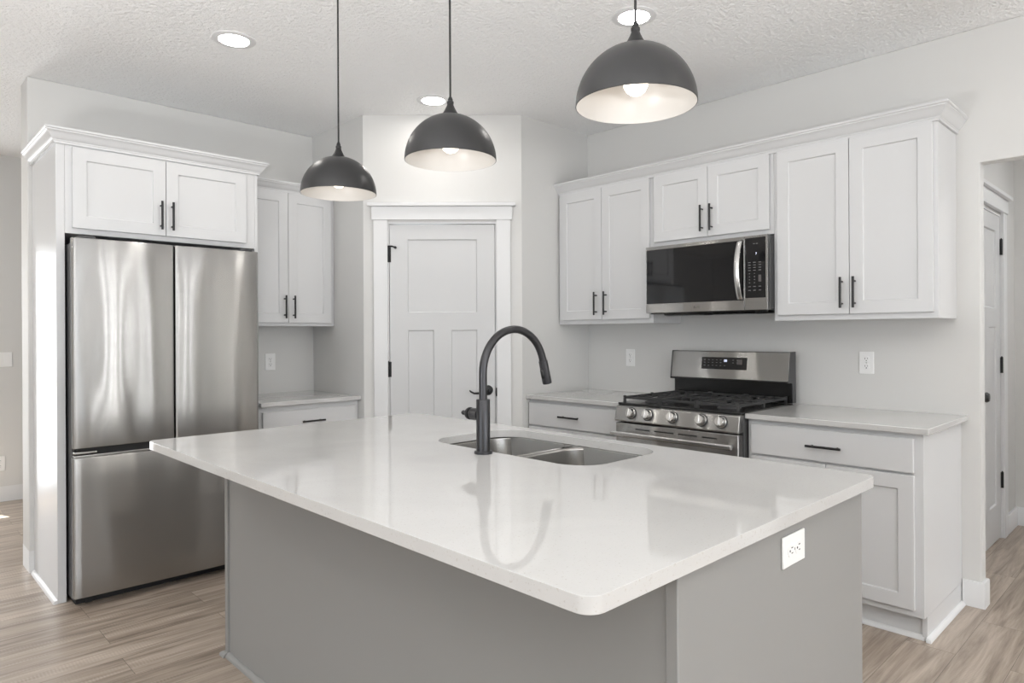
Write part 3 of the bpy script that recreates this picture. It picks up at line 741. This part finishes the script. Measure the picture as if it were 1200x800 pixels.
# double bowl sink
t = thing('sink', 'stainless undermount double bowl sink set in the island', 'sink', ((SX0+SX1)/2, (SY0+SY1)/2, .70))
cx, cy = (SX0+SX1)/2, (SY0+SY1)/2
ytop = .8812
def bowl(y0, y1, depth, nm):
    m = MB(); bm = m.bm
    xa, xb = SX0-.008, SX1+.008
    rings = []
    for dz, inset, r in ((0, 0, SR*.9), (-.01, .002, SR*.88), (-(depth-.045), .010, SR*.8), (-(depth-.015), .020, SR*.75), (-(depth-.003), .038, SR*.6), (-depth, .060, SR*.5)):
        pts = rounded_rect((xa+xb)/2-cx, (y0+y1)/2-cy, (xb-xa)/2-inset, (y1-y0)/2-inset, max(.02, r-inset*.3), 10)
        rings.append([bm.verts.new((p[0], p[1], ytop-.70+dz)) for p in pts])
    for A, B in zip(rings, rings[1:]):
        n = len(A)
        for k in range(n): bm.faces.new((A[k], A[(k+1)%n], B[(k+1)%n], B[k]))
    bm.faces.new(rings[-1])
    o = m.build(nm, M_sink, t)
    md = o.modifiers.new('thickness', 'SOLIDIFY'); md.thickness = .0015; md.offset = 1
    dr_ = MB().lathe([(.0, .0006), (.018, .0006), (.020, .003), (.042, .0035), (.045, .0004)], ((xa+xb)/2-cx, (y0+y1)/2-cy, ytop-.70-depth), 28)
    dr_.build('drain', M_steel2, o)
    return o
YD = 1.712
b1 = bowl(SY0-.008, YD-.010, .20, 'bowl'); b2 = bowl(YD+.010, SY1+.008, .20, 'bowl')
# saddle between the bowls and the flange under the stone
m = MB(); n = 14
prof = [(-.036, -.0006), (-.022, -.0018), (-.012, -.010), (-.0105, -.06)]
xa, xb = SX0-.0075, SX1+.0075
pts = []
for d_, z_ in ((-.0115, -.16), (-.0112, -.03), (-.0095, -.014), (-.004, -.010), (.004, -.010), (.0095, -.014), (.0112, -.03), (.0115, -.16)):
    pts.append((YD+d_-cy, ytop-.70+z_))
A = [m.bm.verts.new((xa-cx+.012, p[0], p[1])) for p in pts]; B = [m.bm.verts.new((xb-cx-.012, p[0], p[1])) for p in pts]
for i in range(len(pts)-1): m.bm.faces.new((A[i], A[i+1], B[i+1], B[i]))
m.build('divider', M_sink, t)
# flat deck around the bowls at the corners next to the divider
m = frame_top([(p[0]-cx, p[1]-cy) for p in rounded_rect(cx, cy, (SX1-SX0)/2+.022, (SY1-SY0)/2+.022, SR, 10)],
              [(p[0]-cx, p[1]-cy) for p in rounded_rect(cx, cy, (SX1-SX0)/2+.0085, (SY1-SY0)/2+.0085, SR*.9, 10)], ytop-.70-.0015, ytop-.70)
m.build('flange', M_sink, t)
# corner webs filling between bowl corners and divider
for yy, sg in ((YD-.010, -1), (YD+.010, 1)):
    r = SR*.9
    for xe, sx in ((SX0-.008, 1), (SX1+.008, -1)):
        m = MB(); bm = m.bm
        c_ = (xe+sx*r-cx, yy+sg*r-cy)
        arc = [(c_[0]-sx*r*math.sin(a), c_[1]-sg*r*math.cos(a)) for a in [PI/2*k/10 for k in range(11)]]
        cn = bm.verts.new((xe-cx, yy-cy, ytop-.70-.0008)); av = [bm.verts.new((p[0], p[1], ytop-.70-.0008)) for p in arc]
        for k in range(10): bm.faces.new((cn, av[k], av[k+1]))
        m.build('deck', M_sink, t)

# faucet
t = thing('faucet', 'dark gunmetal pull-down gooseneck faucet standing on the island', 'faucet', (1.520, 1.715, .911))
MB().lathe([(0, 0), (.031, 0), (.031, .007), (.029, .0095), (0, .0095)], n=36).build('base_flange', M_gun, t)
MB().lathe([(0, .0095), (.0235, .0095), (.0235, .181), (.0225, .183), (.0142, .1835), (0, .1835)], n=36).build('body', M_gun, t)
pts = [(0, 0, .1835), (0, 0, .225), (0, 0, .268)]
R = .150; cz = 1.181-.911
for k in range(0, 25):
    a = math.radians(180 - (180-15)*k/24); pts.append((R+R*math.cos(a), 0, cz+R*math.sin(a)))
sp = MB().tube(pts, .0138, 20).build('spout', M_gun, t)
e0 = Vector(pts[-1]); dv = Vector((math.sin(math.radians(15)), 0, -math.cos(math.radians(15))))
sh = MB().tube([e0-dv*.001, e0+dv*.004, e0+dv*.006, e0+dv*.085, e0+dv*.092, e0+dv*.093], [.0145, .0145, .0165, .0178, .0172, .0], 22, cap=False).build('spray_head', M_gun, t)
nv = Vector((-dv.z, 0, dv.x)) * -1
c0 = e0 + dv*.030 + nv*.0145
MB().tube([c0, c0+dv*.008, c0+dv*.034, c0+dv*.042], [.004, .0075, .0075, .004], 12).build('spray_button', M_black, sh)
hd = MB().lathe([(0, .018), (.0205, .018), (.0205, .056), (.0195, .0575), (.0155, .058), (.0155, .063), (.0205, .0635), (.0215, .066), (.0205, .074), (.015, .082), (.0065, .086), (.0058, .094), (.008, .098), (.0085, .104), (.006, .109), (0, .110)], n=28)
hd.xf(Matrix.Translation((0, 0, 1.041-.911)) @ Matrix.Rotation(-PI/2, 4, 'X')).build('handle', M_gun, t)

# ------------------------------------------------------------------ outlets and switch (local: plate front at y<0)
def outlet(label, loc, rz, horiz=False, group=None):
    t = thing('electrical_outlet', label, 'outlet', loc, rz, group)
    R_ = Matrix.Rotation(PI/2, 4, 'Y') if horiz else Matrix.Identity(4)
    MB().box(-.036, .036, -.0055, -.0003, -.0585, .0585).xf(R_).build('cover_plate', M_plate, t, bevel=.002)
    for dz in (.0195, -.0195):
        m = MB(); pts = []
        for k in range(24):
            a = 2*PI*k/24; pts.append((max(-.0145, min(.0145, .0175*math.cos(a))), .0165*math.sin(a)+dz))
        f = [m.bm.verts.new((p[0], -.0072, p[1])) for p in pts]; bk = [m.bm.verts.new((p[0], -.005, p[1])) for p in pts]
        m.bm.faces.new(f)
        for k in range(24): m.bm.faces.new((f[k], f[(k+1)%24], bk[(k+1)%24], bk[k]))
        rc = m.xf(R_).build('receptacle', M_plate, t, bevel=.0006)
        m = MB().box(-.0075, -.0052, -.0076, -.0070, dz-.001, dz+.0075).box(.0052, .0072, -.0076, -.0070, dz, dz+.0075)
        m.tube([(0, -.0076, dz-.0075), (0, -.0070, dz-.0075)], .0028, 10)
        m.xf(R_).build('slots', M_slot, rc, smooth=False)
    s_ = MB().tube([(0, -.0066, 0), (0, -.0056, 0)], .003, 10).xf(R_).build('screw', M_steel2, t)
    return t
outlet('white outlet on the wall beside the refrigerator', (2.062, YF, 1.129), 0)
outlet('white outlet on the wall left of the range', (XR, 2.788, 1.146), RZ)
outlet('white outlet on the wall right of the range', (XR, 1.267, 1.152), RZ)
outlet('white horizontal outlet on the grey island end panel', (1.568, BY0, .811), 0, True)
outlet('white outlet low on the far room wall', (.800, 6.69, .305), 0)
t = thing('light_switch', 'white switch plate on the far room wall', 'light switch', (.828, 6.69, 1.131))
MB().box(-.058, .058, -.0055, -.0003, -.0585, .0585).build('cover_plate', M_plate, t, bevel=.002)
for x in (-.023, .023):
    MB().extr([(-.0056, -.033), (-.008, .0), (-.0065, .033), (-.004, .033), (-.004, -.033)], x-.0165, x+.0165).build('rocker', M_plate, t, bevel=.0006)

# ------------------------------------------------------------------ pendants
def make_pendant():
    t = thing('pendant_light', '', 'pendant light', (0, 0, 0))
    R = .153; zt = .153; th = .0015
    outer = [(R, 0.0)] + [(R*math.cos(a), zt*math.sin(a)) for a in [PI/2*k/20 for k in range(1, 20)]] + [(.014, zt*.997)]
    MB().lathe([(R-.0015, -.0006)] + outer, n=64).build('shade', M_shade, t)
    inn = [(R-.0018, -.0004)] + [((R-.0022)*math.cos(a), (zt-.0022)*math.sin(a)) for a in [PI/2*k/20 for k in range(1, 20)]] + [(.012, zt*.98), (0, zt*.978)]
    MB().lathe(inn, n=64).build('shade_lining', M_lining, t)
    MB().lathe([(.0, .1515), (.028, .1515), (.0265, .155), (.020, .166), (.013, .180), (.0105, .187), (.0115, .190), (.0115, .196), (.008, .199), (.0085, .203), (.005, .212), (0, .212)], n=24).build('socket_cap', M_black, t)
    MB().tube([(0, 0, .211), (0, 0, ZC-1.895-.024)], .0034, 10).build('cord', M_cord, t)
    MB().lathe([(0, ZC-1.895-.026), (.030, ZC-1.895-.026), (.058, ZC-1.895-.014), (.061, ZC-1.895-.002), (0, ZC-1.895-.002)], n=32).build('canopy', M_shade, t)
    MB().lathe([(0, .076), (.014, .079), (.024, .087), (.0305, .099), (.032, .110), (.029, .122), (.020, .131), (.014, .136), (.013, .149), (0, .149)][::-1], (0, 0, -.052), 28).build('bulb', M_bulb, t)
    MB().lathe([(0, .084), (.018, .084), (.018, .148), (0, .149)][::-1], n=24).build('socket', M_plate, t)
    return t
P0 = make_pendant()
spots = [((1.425, 1.016), 'black dome pendant at the near end of the island, rightmost and largest'),
         ((1.425, 1.765), 'black dome pendant over the sink, middle of the three'),
         ((1.425, 2.497), 'black dome pendant nearest the refrigerator, leftmost of the three')]
for i, ((x, y), lab) in enumerate(spots):
    o = P0 if i == 0 else copy_tree(P0)
    o.location = (x, y, 1.895); o['label'] = lab; o['group'] = 'black dome pendants over the island'

# ------------------------------------------------------------------ recessed ceiling lights
def make_can():
    t = thing('recessed_light', '', 'ceiling light', (0, 0, ZC))
    MB().lathe([(.069, -.0015), (.072, -.006), (.090, -.0055), (.101, -.0025), (.102, -.0002)], n=48).build('trim_ring', M_trim, t)
    MB().lathe([(0, -.0036), (.045, -.0034), (.0695, -.0030)], n=48).build('lens', M_can, t)
    return t
C0 = make_can()
cans = [((1.325, 3.316), 'lit recessed ceiling light nearest the refrigerator cabinets'),
        ((2.559, 3.336), 'lit recessed ceiling light in front of the pantry door'),
        ((2.551, 1.827), 'lit recessed ceiling light behind the cord of the nearest pendant')]
for i, ((x, y), lab) in enumerate(cans):
    o = C0 if i == 0 else copy_tree(C0)
    o.location = (x, y, ZC); o['label'] = lab; o['group'] = 'recessed lights in the kitchen ceiling'
